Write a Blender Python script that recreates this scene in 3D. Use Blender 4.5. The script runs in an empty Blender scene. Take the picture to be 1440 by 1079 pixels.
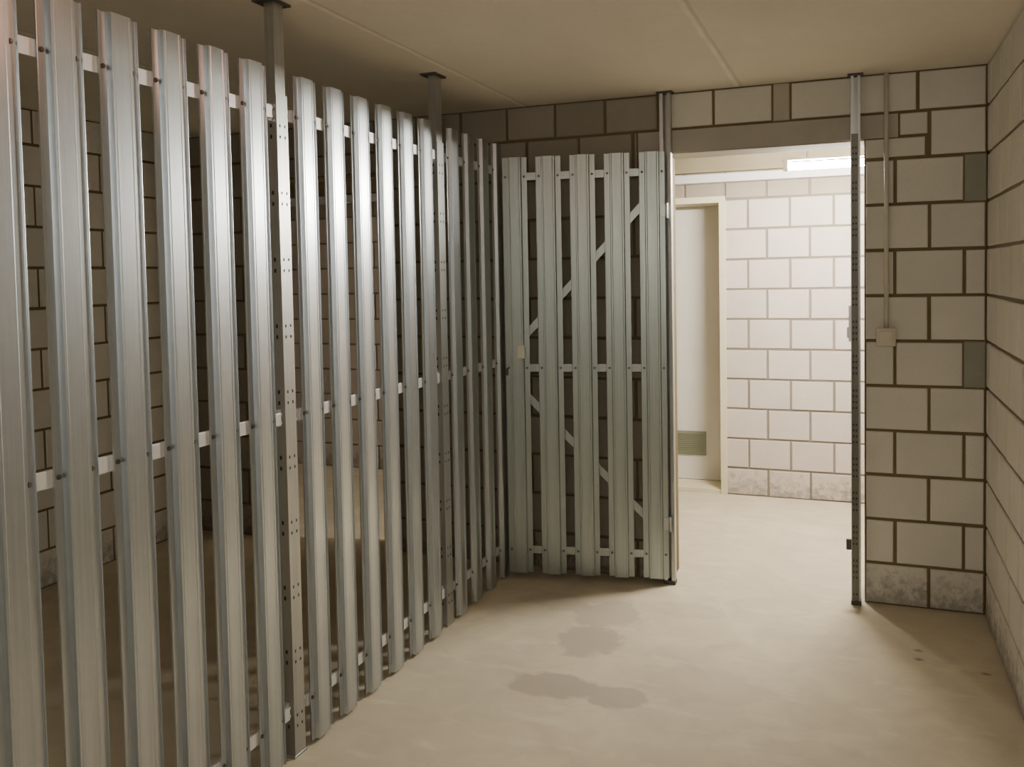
import bpy, bmesh, math, random
from mathutils import Vector, Matrix

random.seed(7)
COL = bpy.context.scene.collection
PI = math.pi

# ------------------------------------------------------------------ helpers
def link(o, parent=None):
    COL.objects.link(o)
    if parent is not None:
        o.parent = parent
    return o

def obj(name, bm, mats, parent=None, smooth=False):
    me = bpy.data.meshes.new(name)
    bmesh.ops.recalc_face_normals(bm, faces=bm.faces)
    bm.to_mesh(me)
    bm.free()
    if not isinstance(mats, (list, tuple)):
        mats = [mats]
    for m in mats:
        me.materials.append(m)
    if smooth:
        for p in me.polygons:
            p.use_smooth = True
    return link(bpy.data.objects.new(name, me), parent)

def thing(name, label, cat, loc=(0, 0, 0), rz=0.0, group=None):
    o = bpy.data.objects.new(name, None)
    o.empty_display_size = 0.1
    o.location = loc
    o.rotation_euler = (0, 0, rz)
    COL.objects.link(o)
    o['label'] = label
    o['category'] = cat
    if group:
        o['group'] = group
    return o

def tag(o, label, cat, group=None):
    o['label'] = label
    o['category'] = cat
    if group:
        o['group'] = group
    return o

def struct(o, label=None, cat=None):
    o['kind'] = 'structure'
    if label:
        o['label'] = label
    if cat:
        o['category'] = cat
    return o

def box(bm, x0, x1, y0, y1, z0, z1, mi=0, bevel=0.0):
    vs = [bm.verts.new((x, y, z)) for x in (x0, x1) for y in (y0, y1) for z in (z0, z1)]
    q = [(0, 1, 3, 2), (4, 6, 7, 5), (0, 4, 5, 1), (2, 3, 7, 6), (0, 2, 6, 4), (1, 5, 7, 3)]
    fs = [bm.faces.new([vs[i] for i in f]) for f in q]
    for f in fs:
        f.material_index = mi
    if bevel:
        es = list({e for f in fs for e in f.edges})
        r = bmesh.ops.bevel(bm, geom=es, offset=bevel, segments=2, affect='EDGES', profile=0.6)
        for f in r['faces']:
            f.material_index = mi

def cyl(bm, p, q, r, n=14, mi=0):
    p, q = Vector(p), Vector(q)
    d = (q - p).normalized()
    a = d.orthogonal().normalized()
    b = d.cross(a)
    A = [bm.verts.new(p + r * (math.cos(2 * PI * i / n) * a + math.sin(2 * PI * i / n) * b)) for i in range(n)]
    B = [bm.verts.new(v.co + (q - p)) for v in A]
    for i in range(n):
        f = bm.faces.new((A[i], A[(i + 1) % n], B[(i + 1) % n], B[i]))
        f.material_index = mi
    bm.faces.new(A[::-1]).material_index = mi
    bm.faces.new(B).material_index = mi

def sheet(bm, prof, thick, z0, z1, mi=0):
    """Extrude an open 2-D profile (list of (x, y)) of sheet metal along z."""
    n = len(prof)
    off = []
    for i in range(n):
        t = Vector((0, 0))
        if i > 0:
            t += (Vector(prof[i]) - Vector(prof[i - 1])).normalized()
        if i < n - 1:
            t += (Vector(prof[i + 1]) - Vector(prof[i])).normalized()
        t.normalize()
        off.append(Vector(prof[i]) + thick * Vector((-t.y, t.x)))
    ring = [Vector(p) for p in prof] + off[::-1]
    lo = [bm.verts.new((p.x, p.y, z0)) for p in ring]
    hi = [bm.verts.new((p.x, p.y, z1)) for p in ring]
    m = len(ring)
    for i in range(m):
        bm.faces.new((lo[i], lo[(i + 1) % m], hi[(i + 1) % m], hi[i])).material_index = mi
    for i in range(n - 1):
        bm.faces.new((lo[i], lo[i + 1], lo[m - 2 - i], lo[m - 1 - i])).material_index = mi
        bm.faces.new((hi[i], hi[m - 1 - i], hi[m - 2 - i], hi[i + 1])).material_index = mi

# ------------------------------------------------------------------ materials
class N:
    def __init__(self, name):
        self.m = bpy.data.materials.new(name)
        self.m.use_nodes = True
        self.t = self.m.node_tree
        self.b = self.t.nodes['Principled BSDF']
    def node(self, kind, **kw):
        n = self.t.nodes.new(kind)
        for k, v in kw.items():
            if k in n.inputs.keys() if isinstance(k, str) else False:
                n.inputs[k].default_value = v
            else:
                setattr(n, k, v)
        return n
    def ln(self, a, b):
        self.t.links.new(a, b)
    def coord(self, scale=(1, 1, 1), src='Object'):
        c = self.t.nodes.new('ShaderNodeTexCoord')
        mp = self.t.nodes.new('ShaderNodeMapping')
        mp.inputs['Scale'].default_value = scale
        self.ln(c.outputs[src], mp.inputs['Vector'])
        return mp.outputs['Vector']
    def noise(self, vec, scale, detail=4, rough=0.55, dist=0.0):
        n = self.t.nodes.new('ShaderNodeTexNoise')
        n.inputs['Scale'].default_value = scale
        n.inputs['Detail'].default_value = detail
        n.inputs['Roughness'].default_value = rough
        n.inputs['Distortion'].default_value = dist
        self.ln(vec, n.inputs['Vector'])
        return n.outputs['Fac']
    def ramp(self, fac, stops):
        r = self.t.nodes.new('ShaderNodeValToRGB')
        e = r.color_ramp.elements
        while len(e) < len(stops):
            e.new(0.5)
        for el, (p, c) in zip(e, stops):
            el.position = p
            el.color = (c, c, c, 1) if isinstance(c, (int, float)) else (*c, 1)
        self.ln(fac, r.inputs['Fac'])
        return r.outputs['Color']
    def mix(self, fac, a, b, mode='MIX'):
        n = self.t.nodes.new('ShaderNodeMix')
        n.data_type = 'RGBA'
        n.blend_type = mode
        n.clamp_factor = True
        for s, v in ((n.inputs[0], fac), (n.inputs[6], a), (n.inputs[7], b)):
            if isinstance(v, (int, float)):
                s.default_value = v
            elif isinstance(v, tuple):
                s.default_value = (*v, 1)
            else:
                self.ln(v, s)
        return n.outputs[2]
    def math(self, op, a, b=0.0, c=None, clamp=False):
        n = self.t.nodes.new('ShaderNodeMath')
        n.operation = op
        n.use_clamp = clamp
        for i, v in enumerate((a, b) if c is None else (a, b, c)):
            if isinstance(v, (int, float)):
                n.inputs[i].default_value = v
            else:
                self.ln(v, n.inputs[i])
        return n.outputs[0]
    def sep(self, vec):
        s = self.t.nodes.new('ShaderNodeSeparateXYZ')
        self.ln(vec, s.inputs[0])
        return s.outputs
    def bump(self, h, strength=0.2, dist=0.01):
        b = self.t.nodes.new('ShaderNodeBump')
        b.inputs['Strength'].default_value = strength
        b.inputs['Distance'].default_value = dist
        self.ln(h, b.inputs['Height'])
        self.ln(b.outputs['Normal'], self.b.inputs['Normal'])
    def col(self, v):
        if isinstance(v, tuple):
            self.b.inputs['Base Color'].default_value = (*v, 1)
        else:
            self.ln(v, self.b.inputs['Base Color'])
    def set(self, **kw):
        for k, v in kw.items():
            s = self.b.inputs[k.replace('_', ' ')]
            if isinstance(v, (int, float)):
                s.default_value = v
            else:
                self.ln(v, s)
        return self

def mat_block(name, c0, c1):
    n = N(name)
    v = n.coord()
    a = n.t.nodes.new('ShaderNodeAttribute')
    a.attribute_name = 'tone'
    base = n.mix(a.outputs['Fac'], c0, c1)
    f = n.noise(v, 260, 3, 0.7)
    g = n.noise(v, 5.5, 5, 0.6)
    base = n.mix(n.ramp(f, [(0.35, 0.0), (0.75, 1.0)]), base, tuple(x * 0.86 for x in c0))
    base = n.mix(n.math('MULTIPLY', n.ramp(g, [(0.42, 0.0), (0.75, 1.0)]), 0.35), base, tuple(x * 0.78 for x in c0))
    # damp dirt and mortar smear on the lowest course
    z = n.sep(v)[2]
    lowm = n.math('SUBTRACT', 1.0, n.math('DIVIDE', z, 0.2), clamp=True)
    d = n.noise(v, 22, 6, 0.7, 0.3)
    dirt = n.ramp(n.math('ADD', n.math('MULTIPLY', d, 0.9), n.math('MULTIPLY', lowm, 0.25)), [(0.52, 0.0), (0.72, 1.0)])
    dirt = n.math('MULTIPLY', dirt, n.math('MULTIPLY', n.math('LESS_THAN', z, 0.187), 0.75))
    base = n.mix(dirt, base, tuple(x * 0.42 for x in c0))
    n.col(base)
    n.set(Roughness=0.92)
    n.b.inputs['Specular IOR Level'].default_value = 0.2
    n.bump(n.math('ADD', f, n.math('MULTIPLY', n.noise(v, 40, 4), 0.6)), 0.25, 0.003)
    return n.m

def mat_concrete(name, c, rough=0.9, spec=0.2):
    n = N(name)
    v = n.coord()
    f = n.noise(v, 90, 4, 0.7)
    g = n.noise(v, 4, 6, 0.6, 0.4)
    b = n.mix(n.ramp(g, [(0.3, 0.0), (0.72, 1.0)]), c, tuple(x * 0.8 for x in c))
    b = n.mix(n.math('MULTIPLY', f, 0.3), b, tuple(x * 0.7 for x in c))
    n.col(b)
    n.set(Roughness=rough)
    n.b.inputs['Specular IOR Level'].default_value = spec
    n.bump(n.math('ADD', f, g), 0.2, 0.004)
    return n.m

def mat_floor():
    n = N('floor_concrete')
    v = n.coord()
    g = n.noise(v, 1.3, 7, 0.6, 0.5)
    h = n.noise(v, 5.0, 6, 0.62, 0.8)
    f = n.noise(v, 120, 3, 0.7)
    b = n.mix(n.ramp(g, [(0.32, 0.0), (0.7, 1.0)]), (0.67, 0.60, 0.45), (0.55, 0.49, 0.375))
    b = n.mix(n.math('MULTIPLY', n.ramp(h, [(0.4, 0.0), (0.66, 1.0)]), 0.7), b, (0.50, 0.44, 0.345))
    b = n.mix(n.math('MULTIPLY', f, 0.22), b, (0.43, 0.38, 0.30))
    # lighter trowel smears
    w = n.noise(n.coord((1.2, 3.2, 1)), 3.1, 5, 0.6, 0.3)
    b = n.mix(n.math('MULTIPLY', n.ramp(w, [(0.56, 0.0), (0.72, 1.0)]), 0.5), b, (0.72, 0.65, 0.54))
    # damp patches
    xyz = n.sep(v)
    wob = n.math('MULTIPLY', n.math('SUBTRACT', n.noise(v, 7.0, 4, 0.6), 0.5), 1.5)
    tot = None
    for (cx, cy, rx, ry, k) in ((-1.545, -0.50, 0.13, 0.17, 0.75), (-1.53, -0.80, 0.12, 0.16, 0.9), (-1.56, -1.23, 0.17, 0.10, 1.0),
                                (-1.31, -1.25, 0.10, 0.085, 0.9), (-1.05, -1.05, 0.22, 0.16, 0.35), (-0.75, -1.75, 0.3, 0.2, 0.3),
                                (-1.80, -0.42, 0.16, 0.10, 0.5), (-1.25, -0.35, 0.22, 0.09, 0.35), (-0.6, -1.45, 0.22, 0.12, 0.3)):
        dx = n.math('DIVIDE', n.math('SUBTRACT', xyz[0], cx), rx)
        dy = n.math('DIVIDE', n.math('SUBTRACT', xyz[1], cy), ry)
        d = n.math('ADD', n.math('SQRT', n.math('ADD', n.math('MULTIPLY', dx, dx), n.math('MULTIPLY', dy, dy))), wob)
        m = n.math('MULTIPLY', n.math('DIVIDE', n.math('SUBTRACT', 1.12, d), 0.22, clamp=True), k)
        tot = m if tot is None else n.math('MAXIMUM', tot, m)
    b = n.mix(n.math('MULTIPLY', tot, 0.9), b, (0.40, 0.345, 0.285))
    # small chips by the right wall
    for (cx, cy) in ((-0.291, -0.478), (-0.291, -0.565), (0.0 - 0.07, -0.62)):
        dx = n.math('DIVIDE', n.math('SUBTRACT', xyz[0], cx), 0.026)
        dy = n.math('DIVIDE', n.math('SUBTRACT', xyz[1], cy), 0.018)
        d = n.math('ADD', n.math('SQRT', n.math('ADD', n.math('MULTIPLY', dx, dx), n.math('MULTIPLY', dy, dy))), wob)
        b = n.mix(n.math('MULTIPLY', n.math('SUBTRACT', 1.0, d, clamp=True), 0.9), b, (0.16, 0.13, 0.09))
    n.col(b)
    n.set(Roughness=n.math('SUBTRACT', 0.80, n.math('MULTIPLY', tot, 0.12)))
    n.b.inputs['Specular IOR Level'].default_value = 0.22
    n.bump(n.math('ADD', n.math('MULTIPLY', f, 0.5), h), 0.12, 0.006)
    return n.m

def mat_ceiling():
    n = N('ceiling_concrete')
    v = n.coord()
    g = n.noise(v, 1.8, 6, 0.6, 0.4)
    f = n.noise(v, 60, 4, 0.7)
    b = n.mix(n.ramp(g, [(0.3, 0.0), (0.7, 1.0)]), (0.84, 0.80, 0.705), (0.77, 0.73, 0.645))
    b = n.mix(n.math('MULTIPLY', f, 0.25), b, (0.48, 0.42, 0.33))
    x = n.sep(v)[0]
    wob = n.math('MULTIPLY', n.math('SUBTRACT', n.noise(v, 9, 4), 0.5), 0.012)
    xx = n.math('ADD', x, wob)
    br = n.noise(v, 6, 4, 0.6)
    hgt = None
    for sx in (-1.03, -2.085, -3.14, -4.2, 0.02):
        d = n.math('ABSOLUTE', n.math('SUBTRACT', xx, sx))
        m = n.math('SUBTRACT', 1.0, n.math('DIVIDE', d, 0.014), clamp=True)
        hgt = m if hgt is None else n.math('MAXIMUM', hgt, m)
    seam = n.math('MULTIPLY', hgt, n.ramp(br, [(0.3, 0.25), (0.65, 1.0)]))
    b = n.mix(n.math('MULTIPLY', seam, 0.8), b, (0.98, 0.93, 0.82))
    dk = None
    for sx in (-1.03, -2.085, -3.14):
        d2 = n.math('SUBTRACT', 1.0, n.math('DIVIDE', n.math('ABSOLUTE', n.math('SUBTRACT', xx, sx + 0.02)), 0.010), clamp=True)
        dk = d2 if dk is None else n.math('MAXIMUM', dk, d2)
    b = n.mix(n.math('MULTIPLY', dk, 0.45), b, (0.45, 0.41, 0.34))
    # scattered pale splashes
    s = n.noise(v, 22, 2, 0.5)
    b = n.mix(n.math('MULTIPLY', n.ramp(s, [(0.73, 0.0), (0.78, 1.0)]), 0.4), b, (0.66, 0.60, 0.5))
    n.col(b)
    n.set(Roughness=0.93)
    n.b.inputs['Specular IOR Level'].default_value = 0.15
    n.bump(n.math('ADD', n.math('MULTIPLY', f, 0.35), n.math('MULTIPLY', seam, 1.6)), 0.35, 0.004)
    return n.m

def mat_zinc(name, c=(0.62, 0.63, 0.64), metallic=0.75, rough=0.36, axis_scale=(34, 34, 0.8)):
    n = N(name)
    v = n.coord(axis_scale)
    s = n.noise(v, 3.0, 5, 0.6)
    sp = n.t.nodes.new('ShaderNodeTexVoronoi')
    sp.inputs['Scale'].default_value = 70
    n.ln(n.coord(), sp.inputs['Vector'])
    spg = n.ramp(sp.outputs['Color'], [(0.0, 0.0), (1.0, 1.0)])
    g = n.noise(n.coord(), 3.2, 5, 0.6)
    b = n.mix(n.ramp(s, [(0.3, 0.0), (0.7, 1.0)]), c, tuple(x * 0.82 for x in c))
    b = n.mix(n.math('MULTIPLY', spg, 0.22), b, tuple(x * 0.75 for x in c))
    b = n.mix(n.math('MULTIPLY', n.ramp(g, [(0.5, 0.0), (0.75, 1.0)]), 0.3), b, tuple(x * 0.8 for x in c))
    n.col(b)
    n.set(Metallic=metallic)
    n.set(Roughness=n.math('ADD', rough - 0.06, n.math('MULTIPLY', s, 0.14)))
    n.bump(s, 0.05, 0.002)
    return n.m

def mat_plain(name, c, rough=0.5, metallic=0.0, var=0.12):
    n = N(name)
    g = n.noise(n.coord(), 7, 5, 0.6)
    n.col(n.mix(n.ramp(g, [(0.3, 0.0), (0.75, 1.0)]), c, tuple(x * (1 - var) for x in c)))
    n.set(Roughness=rough, Metallic=metallic)
    return n.m

def mat_emit(name, c, s):
    n = N(name)
    n.col((0.9, 0.9, 0.9))
    n.b.inputs['Emission Color'].default_value = (*c, 1)
    n.b.inputs['Emission Strength'].default_value = s
    return n.m

TUBE_POWER = 560.0
M_BLOCK = mat_block('pale_concrete_block', (0.70, 0.68, 0.64), (0.78, 0.76, 0.715))
M_BLOCK_DIM = mat_block('grey_concrete_block', (0.70, 0.68, 0.625), (0.77, 0.75, 0.695))
M_BLOCK_SHADE = mat_block('block_painted_shade', (0.33, 0.305, 0.255), (0.40, 0.37, 0.315))  # shade left of the doorway put into the block colour
M_BLOCK_FAR = mat_block('corridor_block', (0.60, 0.535, 0.485), (0.68, 0.61, 0.56))
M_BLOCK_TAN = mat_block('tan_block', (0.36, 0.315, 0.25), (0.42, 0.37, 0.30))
M_MORTAR = mat_concrete('dark_mortar', (0.21, 0.165, 0.095))
M_MORTAR_MID = mat_concrete('brown_mortar', (0.30, 0.26, 0.19))
M_MORTAR_FAR = mat_concrete('grey_mortar', (0.27, 0.235, 0.20))
M_FILL = mat_concrete('dark_mortar_fill', (0.36, 0.365, 0.31))
M_SMEAR = mat_concrete('mortar_smear', (0.52, 0.49, 0.43))
M_LINTEL = mat_concrete('lintel_concrete', (0.50, 0.475, 0.42))
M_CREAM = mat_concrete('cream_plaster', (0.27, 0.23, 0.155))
M_FLOOR = mat_floor()
M_CEIL = mat_ceiling()
M_SLAT = mat_zinc('galvanized_slat', (0.62, 0.665, 0.71), 0.95, 0.31)
M_GATE = mat_zinc('darkened_gate_zinc', (0.42, 0.475, 0.47), 0.93, 0.36)  # slat zinc darkened in colour so the gate stays dim under the fill
M_RAIL = mat_zinc('galvanized_rail', (0.78, 0.79, 0.80), 0.45, 0.42)
M_POST = mat_zinc('galvanized_post', (0.52, 0.54, 0.54), 0.93, 0.36)
M_BRACKET = mat_zinc('bright_bracket', (0.85, 0.85, 0.85), 0.6, 0.3)
M_HOLE = mat_plain('hole_black', (0.03, 0.03, 0.028), 0.9)
M_SCREW = mat_plain('dark_screw', (0.16, 0.155, 0.14), 0.5, 0.6)
M_PLATE = mat_plain('dark_steel_plate', (0.10, 0.095, 0.085), 0.6, 0.4)
M_DOOR = mat_plain('white_door_paint', (0.72, 0.70, 0.66), 0.55, 0, 0.05)
M_FRAME = mat_plain('cream_frame_paint', (0.70, 0.64, 0.47), 0.5, 0, 0.06)
M_VENT = mat_plain('grey_vent', (0.25, 0.26, 0.19), 0.6, 0, 0.15)
M_PVC = mat_plain('grey_conduit', (0.66, 0.62, 0.53), 0.55)
M_BOX = mat_plain('beige_switch', (0.64, 0.60, 0.49), 0.5, 0, 0.06)
M_WHITE = mat_plain('white_trunking', (0.60, 0.58, 0.60), 0.45, 0, 0.04)
M_LOCK = mat_plain('pale_lock_plate', (0.66, 0.67, 0.58), 0.5, 0.2)
M_TUBE = mat_emit('lamp_tube', (1.0, 0.935, 0.81), TUBE_POWER)

# ------------------------------------------------------------------ dimensions
CEIL = 2.36
ZJ = [0.0] + [0.187 + 0.2 * i for i in range(11)] + [CEIL]      # bed joints
L = 0.274
WT = 0.20                     # wall thickness
XP = -2.156                   # plane of the slat partition
XL = -4.264                   # far side wall of the neighbouring cell
YF = 1.806                    # corridor wall
OP0, OP1, OPZ = -1.362, -0.484, 2.075     # doorway of this cell
NP0, NP1 = -3.75, -2.925                  # doorway of the next cell
XE0, XE1 = -5.6, 2.6                      # corridor ends
YR = -5.4                                 # wall behind the camera

# ------------------------------------------------------------------ block walls
def add_block(bm, lay, P, u0, u1, v0, v1, mi, tone, gap=0.0135, proud=0.007, ch=0.0035):
    """One block: chamfered face standing proud of the mortar. P(u, v, d) -> xyz."""
    g = gap / 2
    a0, a1, b0, b1 = u0 + g, u1 - g, v0 + g, v1 - g
    if a1 - a0 < 0.01 or b1 - b0 < 0.01:
        return
    j = lambda: random.uniform(-0.0012, 0.0012)
    a0 += j(); a1 += j(); b0 += j(); b1 += j()
    pr = proud + j()
    rings = []
    for (i, d) in ((0, -0.002), (0, pr - ch), (ch, pr)):
        rings.append([bm.verts.new(P(*c, d)) for c in ((a0 + i, b0 + i), (a1 - i, b0 + i), (a1 - i, b1 - i), (a0 + i, b1 - i))])
    fs = []
    for r, s in zip(rings, rings[1:]):
        for k in range(4):
            fs.append(bm.faces.new((r[k], r[(k + 1) % 4], s[(k + 1) % 4], s[k])))
    fs.append(bm.faces.new(rings[-1]))
    for f in fs:
        f.material_index = mi
        for lp in f.loops:
            lp[lay] = (tone, tone, tone, 1)

def course(bm, lay, P, v0, v1, joints, lo, hi, mi=0):
    js = sorted(x for x in joints if lo + 0.012 < x < hi - 0.012)
    es = [lo] + js + [hi]
    for a, b in zip(es, es[1:]):
        add_block(bm, lay, P, a, b, v0, v1, mi, random.random())

def grid(off, lo, hi, step=L):
    k0 = math.ceil((lo - off) / step)
    return [off + step * k for k in range(k0, int((hi - off) / step) + 2)]

def new_wall():
    bm = bmesh.new()
    return bm, bm.loops.layers.float_color.new('tone')

# back wall (faces the camera): bed joints shared, openings for two doorways
bm, lay = new_wall()
D0 = 0.007                    # mortar surface lies behind the block faces at y = 0
P = lambda u, v, d: (u, D0 - d, v)
for (x0, x1, z0, z1) in ((XL - WT, NP0, 0, CEIL), (NP1, OP0, 0, CEIL), (OP1, 0.0, 0, CEIL), (NP0, NP1, OPZ, CEIL), (OP0, OP1, OPZ, CEIL)):
    box(bm, x0, x1, D0, WT, z0, z1, 1)
for r in range(12):
    z0, z1 = ZJ[r], ZJ[r + 1]
    even = (r % 2 == 1)       # rows with joints at -0.3585
    # right pier
    if r < 10:
        js = [-0.3585, -0.085] if even else [-0.2215]
        if r in (5, 9):
            course(bm, lay, P, z0, z1, [-0.3585], OP1, -0.085)
            add_block(bm, lay, P, -0.085, 0.0, z0, z1, 2, 0, gap=0.002, proud=0.003)
        else:
            course(bm, lay, P, z0, z1, js, OP1, 0.0)
    elif r == 10:             # beside the lintel: two half courses, then a full block
        course(bm, lay, P, z0, z0 + 0.095, [], OP1 + 0.0, -0.233)
        course(bm, lay, P, z0 + 0.095, z1, [], -0.346, -0.222)
        course(bm, lay, P, z0, z1, [], -0.222, 0.0)
    # left part
    if r < 11:
        js = grid(-1.663, -4.4, OP0) if even else grid(-1.526, -4.4, OP0)
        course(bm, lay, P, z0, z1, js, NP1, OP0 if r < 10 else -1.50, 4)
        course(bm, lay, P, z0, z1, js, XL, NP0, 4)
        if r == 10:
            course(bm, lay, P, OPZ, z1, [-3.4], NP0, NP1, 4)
    else:
        js = [-0.267, -0.528, -1.14, -1.402] + grid(-1.663, -4.4, -1.6, 0.259)
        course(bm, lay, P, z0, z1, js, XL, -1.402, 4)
        course(bm, lay, P, z0, z1, js, -1.402, -0.871)
        add_block(bm, lay, P, -0.871, -0.797, z0, z1, 3, 0.3, gap=0.004, proud=0.004)
        course(bm, lay, P, z0, z1, js, -0.797, 0.0)
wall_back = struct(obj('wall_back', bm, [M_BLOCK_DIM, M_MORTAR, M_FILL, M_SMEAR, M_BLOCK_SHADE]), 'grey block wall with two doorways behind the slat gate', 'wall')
bm = bmesh.new()
box(bm, -1.50, -0.346, -0.002, D0 + 0.002, OPZ + 0.004, ZJ[11] - 0.006, 0, 0.0015)
box(bm, OP0, OP1, D0 - 0.004, WT + 0.004, OPZ - 0.004, OPZ + 0.02, 0)
obj('lintel', bm, M_LINTEL, wall_back)

# right wall
bm, lay = new_wall()
box(bm, D0, WT, YR, WT, 0, CEIL, 1)
P = lambda u, v, d: (D0 - d, u, v)
for r in range(12):
    even = (r % 2 == 1)
    course(bm, lay, P, ZJ[r], ZJ[r + 1], grid(-0.11 if even else -0.31, YR, 0, 0.2667), YR, 0.0)
struct(obj('wall_right', bm, [M_BLOCK, M_MORTAR_MID]), 'pale block wall along the right side of the cell', 'wall')

# left wall of the neighbouring cell
bm, lay = new_wall()
box(bm, XL - WT, XL - D0, YR, 0, 0, CEIL, 1)
P = lambda u, v, d: (XL - D0 + d, u, v)
for r in range(12):
    even = (r % 2 == 1)
    course(bm, lay, P, ZJ[r], ZJ[r + 1], grid(-0.21 if even else -0.35, YR, 0), YR, 0.0)
struct(obj('wall_left', bm, [M_BLOCK_DIM, M_MORTAR]), 'block wall seen through the slat gaps on the left', 'wall')

# wall behind the camera
bm, lay = new_wall()
box(bm, XL, 0.0, YR - WT, YR - D0, 0, CEIL, 1)
P = lambda u, v, d: (u, YR - D0 + d, v)
for r in range(12):
    course(bm, lay, P, ZJ[r], ZJ[r + 1], grid(-0.12 if r % 2 else -0.26, XL, 0), XL, 0.0)
struct(obj('wall_front', bm, [M_BLOCK, M_MORTAR_MID]), 'block wall behind the camera', 'wall')

# corridor wall with a recessed door
DX0, DX1, DZ = -2.30, -1.352, 1.995
bm, lay = new_wall()
for (x0, x1, z0, z1) in ((XE0, DX0, 0, CEIL), (DX1, XE1, 0, CEIL), (DX0, DX1, DZ, CEIL)):
    box(bm, x0, x1, YF + D0, YF + WT, z0, z1, 1)
P = lambda u, v, d: (u, YF + D0 - d, v)
ZFJ = [0.0] + [1.984 - 0.2 * k for k in range(9, -1, -1)] + [2.184, CEIL]
for r in range(12):
    z0, z1 = ZFJ[r], ZFJ[r + 1]
    js = grid(-1.197 if r % 2 else -1.075, XE0, XE1, 0.2685)
    if r < 10:
        course(bm, lay, P, z0, z1, js, XE0, DX0)
        course(bm, lay, P, z0, z1, js, DX1, XE1)
    else:
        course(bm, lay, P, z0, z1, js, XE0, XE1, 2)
struct(obj('wall_corridor', bm, [M_BLOCK_FAR, M_MORTAR_FAR, M_BLOCK_TAN]), 'bright block wall across the corridor seen through the doorway', 'wall')
bm = bmesh.new()
box(bm, XE0 - WT, XE0, 0, YF + WT, 0, CEIL)
struct(obj('wall_corridor_left', bm, M_LINTEL))
bm = bmesh.new()
box(bm, XE1, XE1 + WT, 0, YF + WT, 0, CEIL)
struct(obj('wall_corridor_right', bm, M_LINTEL))
bm = bmesh.new()
box(bm, XE0, XL - WT, D0, WT, 0, CEIL)
box(bm, WT, XE1, D0, WT, 0, CEIL)
struct(obj('wall_corridor_near', bm, M_LINTEL))

bm = bmesh.new()
box(bm, XE0 - WT, XE1 + WT, YR - WT, YF + WT, -0.12, 0.0)
struct(obj('floor', bm, M_FLOOR), 'bare concrete floor with damp patches', 'floor')
bm = bmesh.new()
box(bm, XE0 - WT, XE1 + WT, YR - WT, YF + WT, CEIL, CEIL + 0.15)
struct(obj('ceiling', bm, M_CEIL), 'bare concrete ceiling with pale panel seams', 'ceiling')

# plastered beam along the top of the corridor wall
bm = bmesh.new()
box(bm, XE0, XE1, YF - 0.05, YF - 0.002, 2.165, CEIL, 0, 0.004)
struct(obj('trim_1', bm, M_CREAM), 'cream plastered beam along the top of the corridor wall', 'beam')

# corridor door
door = thing('door_1', 'white door with a low grey vent in the corridor', 'door', (-1.8, YF, 0))
door['kind'] = 'structure'
def at_door(name, mat, boxes, bev=0.002):
    b = bmesh.new()
    for (x0, x1, y0, y1, z0, z1) in boxes:
        box(b, x0 + 1.8, x1 + 1.8, y0, y1, z0, z1, 0, bev)
    return obj(name, b, mat, door)
at_door('frame', M_FRAME, [(DX1 - 0.030, DX1 + 0.012, -0.012, 0.28, 0, DZ + 0.012), (DX0 - 0.012, DX0 + 0.03, -0.012, 0.28, 0, DZ + 0.012),
                           (DX0 + 0.03, DX1 - 0.03, -0.012, 0.28, DZ - 0.03, DZ + 0.012)])
at_door('leaf', M_DOOR, [(DX0 + 0.03, DX1 - 0.03, 0.255, 0.295, 0.03, DZ - 0.03)])
v = bmesh.new()
box(v, -1.745 + 1.8, -1.520 + 1.8, 0.246, 0.258, 0.205, 0.375, 0, 0.002)
for k in range(11):
    z = 0.216 + k * 0.0138
    box(v, -1.735 + 1.8, -1.530 + 1.8, 0.241, 0.250, z, z + 0.006)
obj('vent_grille', v, M_VENT, door)
at_door('threshold', M_FRAME, [(DX0 + 0.03, DX1 - 0.03, 0.0, 0.255, 0.0, 0.028)])

# ------------------------------------------------------------------ slats
SW, FL, WB, TH = 0.1195, 0.0245, 0.004, 0.0155
def slat_profile():
    # x = outward, y = along the partition
    return [(0.0055, 0.0), (0.0, 0.0008), (0.0, FL), (TH, FL + WB), (TH, SW - FL - WB), (0.0, SW - FL), (0.0, SW - 0.0008), (0.0055, SW)]
def slat_mesh(z0, z1):
    b = bmesh.new()
    # sheet thickness grows to the back
    prof = slat_profile()
    sheet(b, prof, 0.0012, z0, z1)
    # two fine stiffening beads along the raised face
    for yy in (0.030 + 0.006, SW - 0.036):
        sheet(b, [(TH - 0.0002, yy - 0.0016), (TH + 0.0011, yy), (TH - 0.0002, yy + 0.0016)], 0.0006, z0 + 0.0005, z1 - 0.0005)
    return b
def screw_mesh():
    b = bmesh.new()
    cyl(b, (0, 0, 0), (0.003, 0, 0), 0.0062, 10)
    cyl(b, (0.003, 0, 0), (0.006, 0, 0), 0.0042, 6)
    return b

ZT, ZM, ZB = 2.018, 1.079, 0.153
RAILH = 0.039
def build_slat(parent, y, z0, z1, zs, first, mat=None):
    """first: None to make, else (slat, screws) to copy."""
    if first is None:
        s = obj('slat', slat_mesh(z0, z1), mat or M_SLAT, parent)
        s.location = (0, y, 0)
        scs = []
        for k, z in enumerate(zs):
            for yy in (FL * 0.55, SW - FL * 0.55):
                if not scs:
                    c = obj('screw', screw_mesh(), M_SCREW, s)
                else:
                    c = scs[0].copy()
                    link(c, s)
                c.location = (0.0, yy, z)
                scs.append(c)
        return s, scs
    s = first[0].copy()
    link(s, parent)
    s.location = (0, y, 0)
    for c0 in first[1]:
        c = c0.copy()
        link(c, s)
    return s, None

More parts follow.
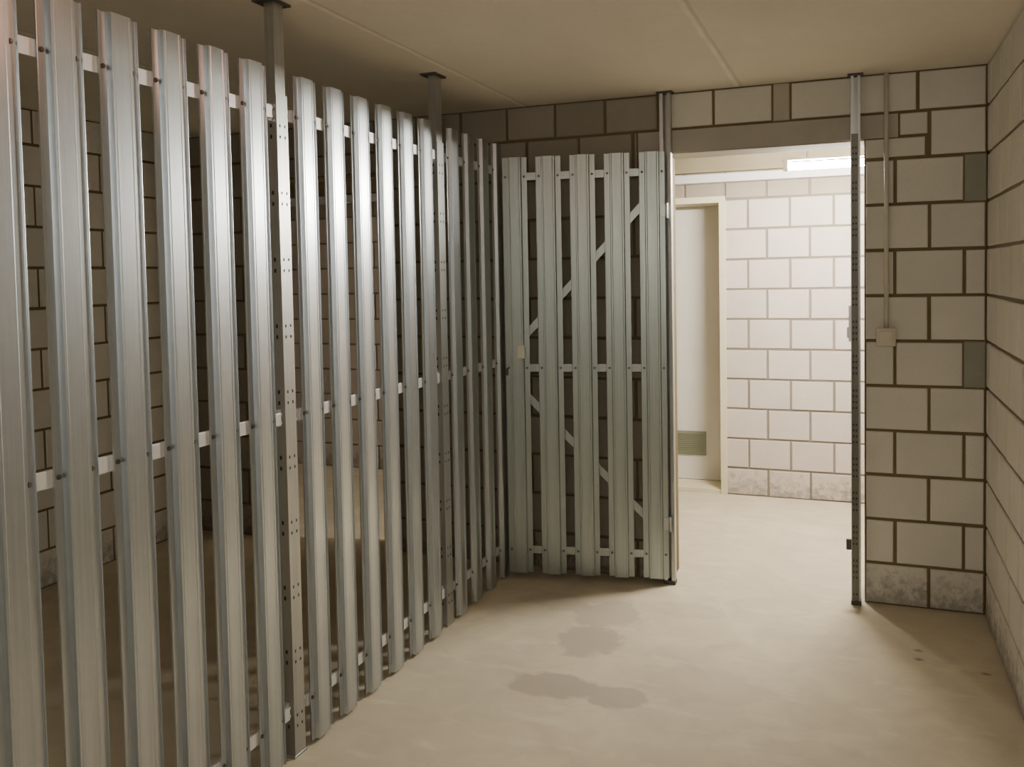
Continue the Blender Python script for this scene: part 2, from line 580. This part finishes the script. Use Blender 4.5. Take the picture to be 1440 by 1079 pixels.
PIT, GAP, S0 = 0.1688, 0.0911, -2.8218
def sy(i):      # i counts slats from the one at the left picture edge
    pan = 0 if i < 6 else (1 if i < 12 else 2)
    return S0 + (i - 1) * PIT + pan * GAP

PANELS = [(range(0, 6), -3.035, -1.990, 'galvanized slat fence section at the left, nearest the camera, before the first post'),
          (range(6, 12), -1.898, -0.884, 'brightly lit galvanized slat fence section between the two partition posts'),
          (range(12, 16), -0.784, -0.03, 'narrow galvanized slat fence section at the far end of the partition beside the gate')]
proto = None
for (idx, y0, y1, lab) in PANELS:
    t = thing('slat_fence', lab, 'fence panel', (XP, y0, 0), 0, 'slatted metal partition panels')
    for z in (ZT, ZM, ZB):
        b = bmesh.new()
        box(b, -0.0125, -0.0015, 0, y1 - y0, z - RAILH / 2, z + RAILH / 2, 0, 0.0015)
        obj('rail', b, M_RAIL, t)
    for i in idx:
        r = build_slat(t, sy(i) - y0, 0.012, 2.146, (ZT, ZM, ZB), proto)
        if proto is None:
            proto = r

# ------------------------------------------------------------------ partition posts
def slots(b, x, yc, zlist, dy=0.011, w=0.005, h=0.009, mi=1):
    for z in zlist:
        for s in (-1, 1):
            box(b, x - 0.002, x + 0.0006, yc + s * dy - w / 2, yc + s * dy + w / 2, z - h / 2, z + h / 2, mi)

def partition_post(y0, y1, lab, ztop):
    t = thing('metal_post', lab, 'post', (XP, y0, 0), 0, 'partition posts')
    w = y1 - y0
    b = bmesh.new()
    # C-section: front web towards the cell, two side flanges with lips
    sheet(b, [(-0.040, 0.014), (-0.041, 0.0), (0.001, 0.0), (0.001, w), (-0.041, w), (-0.040, w - 0.014)], 0.002, 0.006, 2.075)
    zl = []
    z = 0.10
    while z < 2.06:
        zl += [z, z + 0.034]
        z += 0.205
    slots(b, 0.0012, w / 2, zl, 0.0125)
    for z in zl:          # slots in the near side flange
        box(b, -0.024, -0.017, -0.0006, 0.002, z - 0.006, z + 0.006, 1)
    obj('lower_profile', b, [M_POST, M_HOLE], t)
    b = bmesh.new()
    sheet(b, [(-0.036, 0.014), (-0.037, 0.0035), (-0.003, 0.0035), (-0.003, w - 0.0035), (-0.037, w - 0.0035), (-0.036, w - 0.014)], 0.002, 1.80, ztop - 0.006)
    obj('upper_profile', b, M_POST, t)
    for nm, z0, z1 in (('head_plate', CEIL - 0.008, CEIL), ('base_plate', 0.0, 0.007)):
        b = bmesh.new()
        e = 0.022 if nm == 'head_plate' else 0.004
        box(b, -0.062, 0.010 if nm == 'head_plate' else 0.003, -e, w + e, z0, z1, 0, 0.001)
        obj(nm, b, M_PLATE if nm == 'head_plate' else M_POST, t)
    for z in (ZT, ZM, ZB):
        for s in (0, 1):
            b = bmesh.new()
            ya, yb = (-0.022, -0.001) if s == 0 else (w + 0.001, w + 0.020)
            yc = (ya + yb) / 2
            box(b, -0.018, -0.0145, ya, yb, z - 0.026, z + 0.026, 0, 0.001)
            e0, e1 = (-0.0035, -0.001) if s == 0 else (w + 0.001, w + 0.0035)
            box(b, -0.036, -0.0145, e0, e1, z - 0.026, z + 0.026, 0, 0.0006)
            cyl(b, (-0.0145, yc, z + 0.013), (-0.007, yc, z + 0.013), 0.0055, 8)
            cyl(b, (-0.0145, yc, z - 0.013), (-0.007, yc, z - 0.013), 0.0055, 8)
            obj('bracket', b, M_BRACKET, t)
    return t
partition_post(-1.972, -1.916, 'galvanized perforated post reaching the ceiling, left in the partition, nearest the camera', CEIL)
partition_post(-0.866, -0.804, 'galvanized post reaching the ceiling farther along the partition, near its far end', CEIL)

# ------------------------------------------------------------------ gate posts
def gate_post(x0, x1, lab):
    t = thing('gate_post', lab, 'post', (x0, -0.004, 0), 0, 'gate posts at the doorway')
    w = x1 - x0
    b = bmesh.new()
    # channel open towards the cell, with returned lips
    sheet(b, [(w * 0.33, -0.040), (0.0, -0.041), (0.0, 0.0), (w, 0.0), (w, -0.041), (w * 0.67, -0.040)], -0.0018, 0.006, CEIL - 0.006)
    obj('channel', b, M_POST, t)
    for nm, z0, z1 in (('head_plate', CEIL - 0.008, CEIL), ('base_plate', 0.0, 0.007)):
        b = bmesh.new()
        e = 0.012 if nm == 'head_plate' else 0.002
        box(b, -e, w + e, -0.058 if nm == 'head_plate' else -0.046, -0.001, z0, z1 if nm == 'head_plate' else 0.018, 0, 0.001)
        obj(nm, b, M_PLATE, t)
    return t, w
gp_left, _ = gate_post(-1.386, -1.334, 'galvanized channel post at the left of the doorway carrying the gate')
gp_right, w = gate_post(-0.5395, -0.4995, 'slim perforated channel post at the right of the doorway by the block pier')
b = bmesh.new()
box(b, 0.003, w - 0.009, -0.0445, -0.0415, 0.02, 2.10, 0, 0.0006)
z = 0.05
k = 0
while z < 2.08:
    for xx in (0.010, 0.022):
        box(b, xx - 0.0028, xx + 0.0028, -0.0451, -0.043, z - 0.0045, z + 0.0045, 1)
    z += 0.026 if k % 4 else 0.075
    k += 1
obj('perforated_strip', b, [mat_zinc('dull_zinc_strip', (0.20, 0.20, 0.18), 0.7, 0.45), M_HOLE], gp_right)
b = bmesh.new()
box(b, -0.022, 0.0, -0.032, -0.014, 0.245, 0.292, 0, 0.002)
obj('stop_bracket', b, M_PLATE, gp_right)
b = bmesh.new()
box(b, -0.010, 0.0, -0.036, -0.012, 1.185, 1.345, 0, 0.001)
box(b, -0.017, -0.008, -0.030, -0.020, 1.20, 1.25, 0, 0.001)
obj('strike_plate', b, M_BRACKET, gp_right)

# ------------------------------------------------------------------ gate
GA = math.radians(11.0)
GW = 0.780
gate = thing('slat_gate', 'galvanized slatted gate with diagonal braces, swung open left of the doorway', 'gate', (-1.360, -0.062, 0), 0)
# local frame: +x = outward (to the cell), +y runs from the free edge (y = -GW) to the hinge (y = 0)
ux = Vector((math.sin(GA), -math.cos(GA), 0))       # outward normal
uy = Vector((math.cos(GA), math.sin(GA), 0))        # from free edge to hinge
gate.rotation_euler = (0, 0, math.atan2(ux.y, ux.x))
GZ0, GZ1 = 0.035, 2.078
GT, GM, GB = 1.985, 1.052, 0.150
gp = (GW - SW) / 4
first = None
for i in range(5):
    r = build_slat(gate, -GW + i * gp, GZ0, GZ1, (GT, GM, GB), first, M_GATE)
    if first is None:
        first = r
for z in (GT, GM, GB):
    b = bmesh.new()
    box(b, -0.0115, -0.0015, -GW + 0.004, -0.004, z - 0.019, z + 0.019, 0, 0.0015)
    obj('rail', b, M_GATE, gate)
def brace(ya, za, yb, zb):
    b = bmesh.new()
    d = Vector((0, yb - ya, zb - za))
    n = Vector((0, -d.z, d.y)).normalized() * 0.017
    vs = []
    for x in (-0.0135, -0.0118):
        for p in (Vector((x, ya, za)), Vector((x, yb, zb))):
            vs += [b.verts.new(p + n), b.verts.new(p - n)]
    b.faces.new((vs[0], vs[1], vs[3], vs[2])); b.faces.new((vs[4], vs[6], vs[7], vs[5]))
    b.faces.new((vs[0], vs[2], vs[6], vs[4])); b.faces.new((vs[1], vs[5], vs[7], vs[3]))
    b.faces.new((vs[0], vs[4], vs[5], vs[1])); b.faces.new((vs[2], vs[3], vs[7], vs[6]))
    obj('brace', b, M_GATE, gate)
brace(-GW + 0.045, GM + 0.10, -0.02, GT - 0.06)
brace(-GW + 0.045, GM - 0.08, -0.02, GB + 0.09)
b = bmesh.new()
box(b, TH, TH + 0.004, -GW + 0.062, -GW + 0.098, 1.10, 1.165, 0, 0.0015)
cyl(b, (TH + 0.004, -GW + 0.080, 1.125), (TH + 0.009, -GW + 0.080, 1.125), 0.008, 12)
obj('lock_plate', b, M_LOCK, gate)
b = bmesh.new()
box(b, 0.001, 0.009, -GW + 0.001, -GW + 0.012, 1.015, 1.05, 0, 0.002)
obj('latch_tongue', b, M_PLATE, gate)
for z in (1.80, 0.30):
    b = bmesh.new()
    cyl(b, (0.008, 0.008, z - 0.035), (0.008, 0.008, z + 0.035), 0.006, 12)
    box(b, 0.0, 0.004, -0.022, 0.008, z - 0.028, z + 0.028, 0, 0.001)
    obj('hinge', b, M_POST, gate)

# ------------------------------------------------------------------ conduit and switch
b = bmesh.new()
cyl(b, (-0.394, -0.013, 1.246), (-0.394, -0.013, CEIL), 0.0095, 16)
con = thing('conduit', 'thin grey conduit running down the block pier from the ceiling', 'conduit', (0, 0, 0))
obj('pipe', b, M_PVC, con, True)
for z in (1.45, 2.0):
    b = bmesh.new()
    box(b, -0.408, -0.380, -0.010, -0.0005, z - 0.008, z + 0.008, 0, 0.001)
    obj('clip', b, M_PVC, con)
sw = thing('switch_box', 'small beige switch box on the block pier below the conduit', 'switch', (-0.3965, -0.0005, 1.205))
b = bmesh.new()
box(b, -0.040, 0.040, -0.038, 0, -0.040, 0.040, 0, 0.004)
obj('housing', b, M_BOX, sw)
b = bmesh.new()
box(b, -0.027, 0.027, -0.043, -0.037, -0.027, 0.027, 0, 0.003)
obj('rocker', b, M_BOX, sw)

# ------------------------------------------------------------------ corridor lamp and trunking
YTR, YLMP = 1.745, 0.70
tr = thing('cable_trunking', 'long white cable trunking along the top of the corridor wall behind the lamp', 'trunking', (-1.5, YTR, 0))
b = bmesh.new()
box(b, XE0 + 1.5, XE1 + 1.5, -0.05, 0.05, 2.092, 2.146, 0, 0.003)
obj('channel', b, M_WHITE, tr)
for x in (-3.6, -2.2, 0.9, 2.0):
    b = bmesh.new()
    cyl(b, (x + 1.5, 0, 2.146), (x + 1.5, 0, CEIL), 0.005, 8)
    obj('hanger', b, M_POST, tr)
lamp = thing('fluorescent_lamp', 'glowing white fluorescent tube hanging from the corridor ceiling', 'lamp', (-0.56, YLMP, 2.055))
b = bmesh.new()
box(b, -0.33, 0.33, -0.018, 0.018, 0.030, 0.046, 0, 0.003)
obj('batten', b, M_WHITE, lamp)
b = bmesh.new()
cyl(b, (-0.295, 0, 0), (0.295, 0, 0), 0.019, 20)
obj('tube', b, M_TUBE, lamp, True)
for s in (-1, 1):
    b = bmesh.new()
    box(b, min(s * 0.295, s * 0.322), max(s * 0.295, s * 0.322), -0.018, 0.018, -0.022, 0.032, 0, 0.003)
    obj('end_cap', b, M_WHITE, lamp)
    b = bmesh.new()
    cyl(b, (s * 0.2, 0, 0.046), (s * 0.2, 0, CEIL - 2.055), 0.004, 8)
    obj('hanger', b, M_POST, lamp)

# ------------------------------------------------------------------ lights
def area(name, loc, rot, sx, sy_, power, color, shape='RECTANGLE'):
    l = bpy.data.lights.new(name, 'AREA')
    l.shape = shape
    l.size = sx
    if shape in ('RECTANGLE', 'ELLIPSE'):
        l.size_y = sy_
    l.energy = power
    l.color = color
    o = bpy.data.objects.new(name, l)
    o.location = loc
    o.rotation_euler = rot
    COL.objects.link(o)
    return o
# fill light added behind the camera to lift pier, ceiling and right wall
pl = bpy.data.lights.new('cell_fill_light', 'POINT')
pl.energy = 20
pl.color = (1.0, 0.94, 0.82)
pl.shadow_soft_size = 0.14
po = bpy.data.objects.new('cell_fill_light', pl)
po.location = (-0.3, -5.0, 1.95)
COL.objects.link(po)
# small warm bulb in the cell, above the frame
pl = bpy.data.lights.new('warm_bulb', 'POINT')
pl.energy = 1.5
pl.color = (1.0, 0.46, 0.30)
pl.shadow_soft_size = 0.05
po = bpy.data.objects.new('warm_bulb', pl)
po.location = (-1.5, -2.62, 2.2)
COL.objects.link(po)

w = bpy.data.worlds.new('world')
w.use_nodes = True
w.node_tree.nodes['Background'].inputs[0].default_value = (0.6, 0.55, 0.45, 1)
w.node_tree.nodes['Background'].inputs[1].default_value = 0.05
bpy.context.scene.world = w

# ------------------------------------------------------------------ camera
F, CY = 1251.07, 440.84
CX_, CY_, CZ_ = -0.4964, -4.2599, 1.5091
yaw, pit, rol = -0.3746, 0.0433, -0.0186
r0 = Vector((math.cos(yaw), -math.sin(yaw), 0))
fw = Vector((math.sin(yaw) * math.cos(pit), math.cos(yaw) * math.cos(pit), -math.sin(pit)))
u0 = r0.cross(fw)
R = r0 * math.cos(rol) + u0 * math.sin(rol)
U = -r0 * math.sin(rol) + u0 * math.cos(rol)
cam = bpy.data.cameras.new('camera')
cam.sensor_fit = 'HORIZONTAL'
cam.sensor_width = 36.0
cam.lens = F / 1440 * 36.0
cam.shift_y = -(539.5 - CY) / 1440
cam.clip_start = 0.02
co = bpy.data.objects.new('camera', cam)
co.matrix_world = Matrix(((R.x, U.x, -fw.x, CX_), (R.y, U.y, -fw.y, CY_), (R.z, U.z, -fw.z, CZ_), (0, 0, 0, 1)))
COL.objects.link(co)
sc = bpy.context.scene
sc.camera = co
sc.view_settings.view_transform = 'AgX'
sc.view_settings.look = 'None'
sc.view_settings.exposure = 0.78
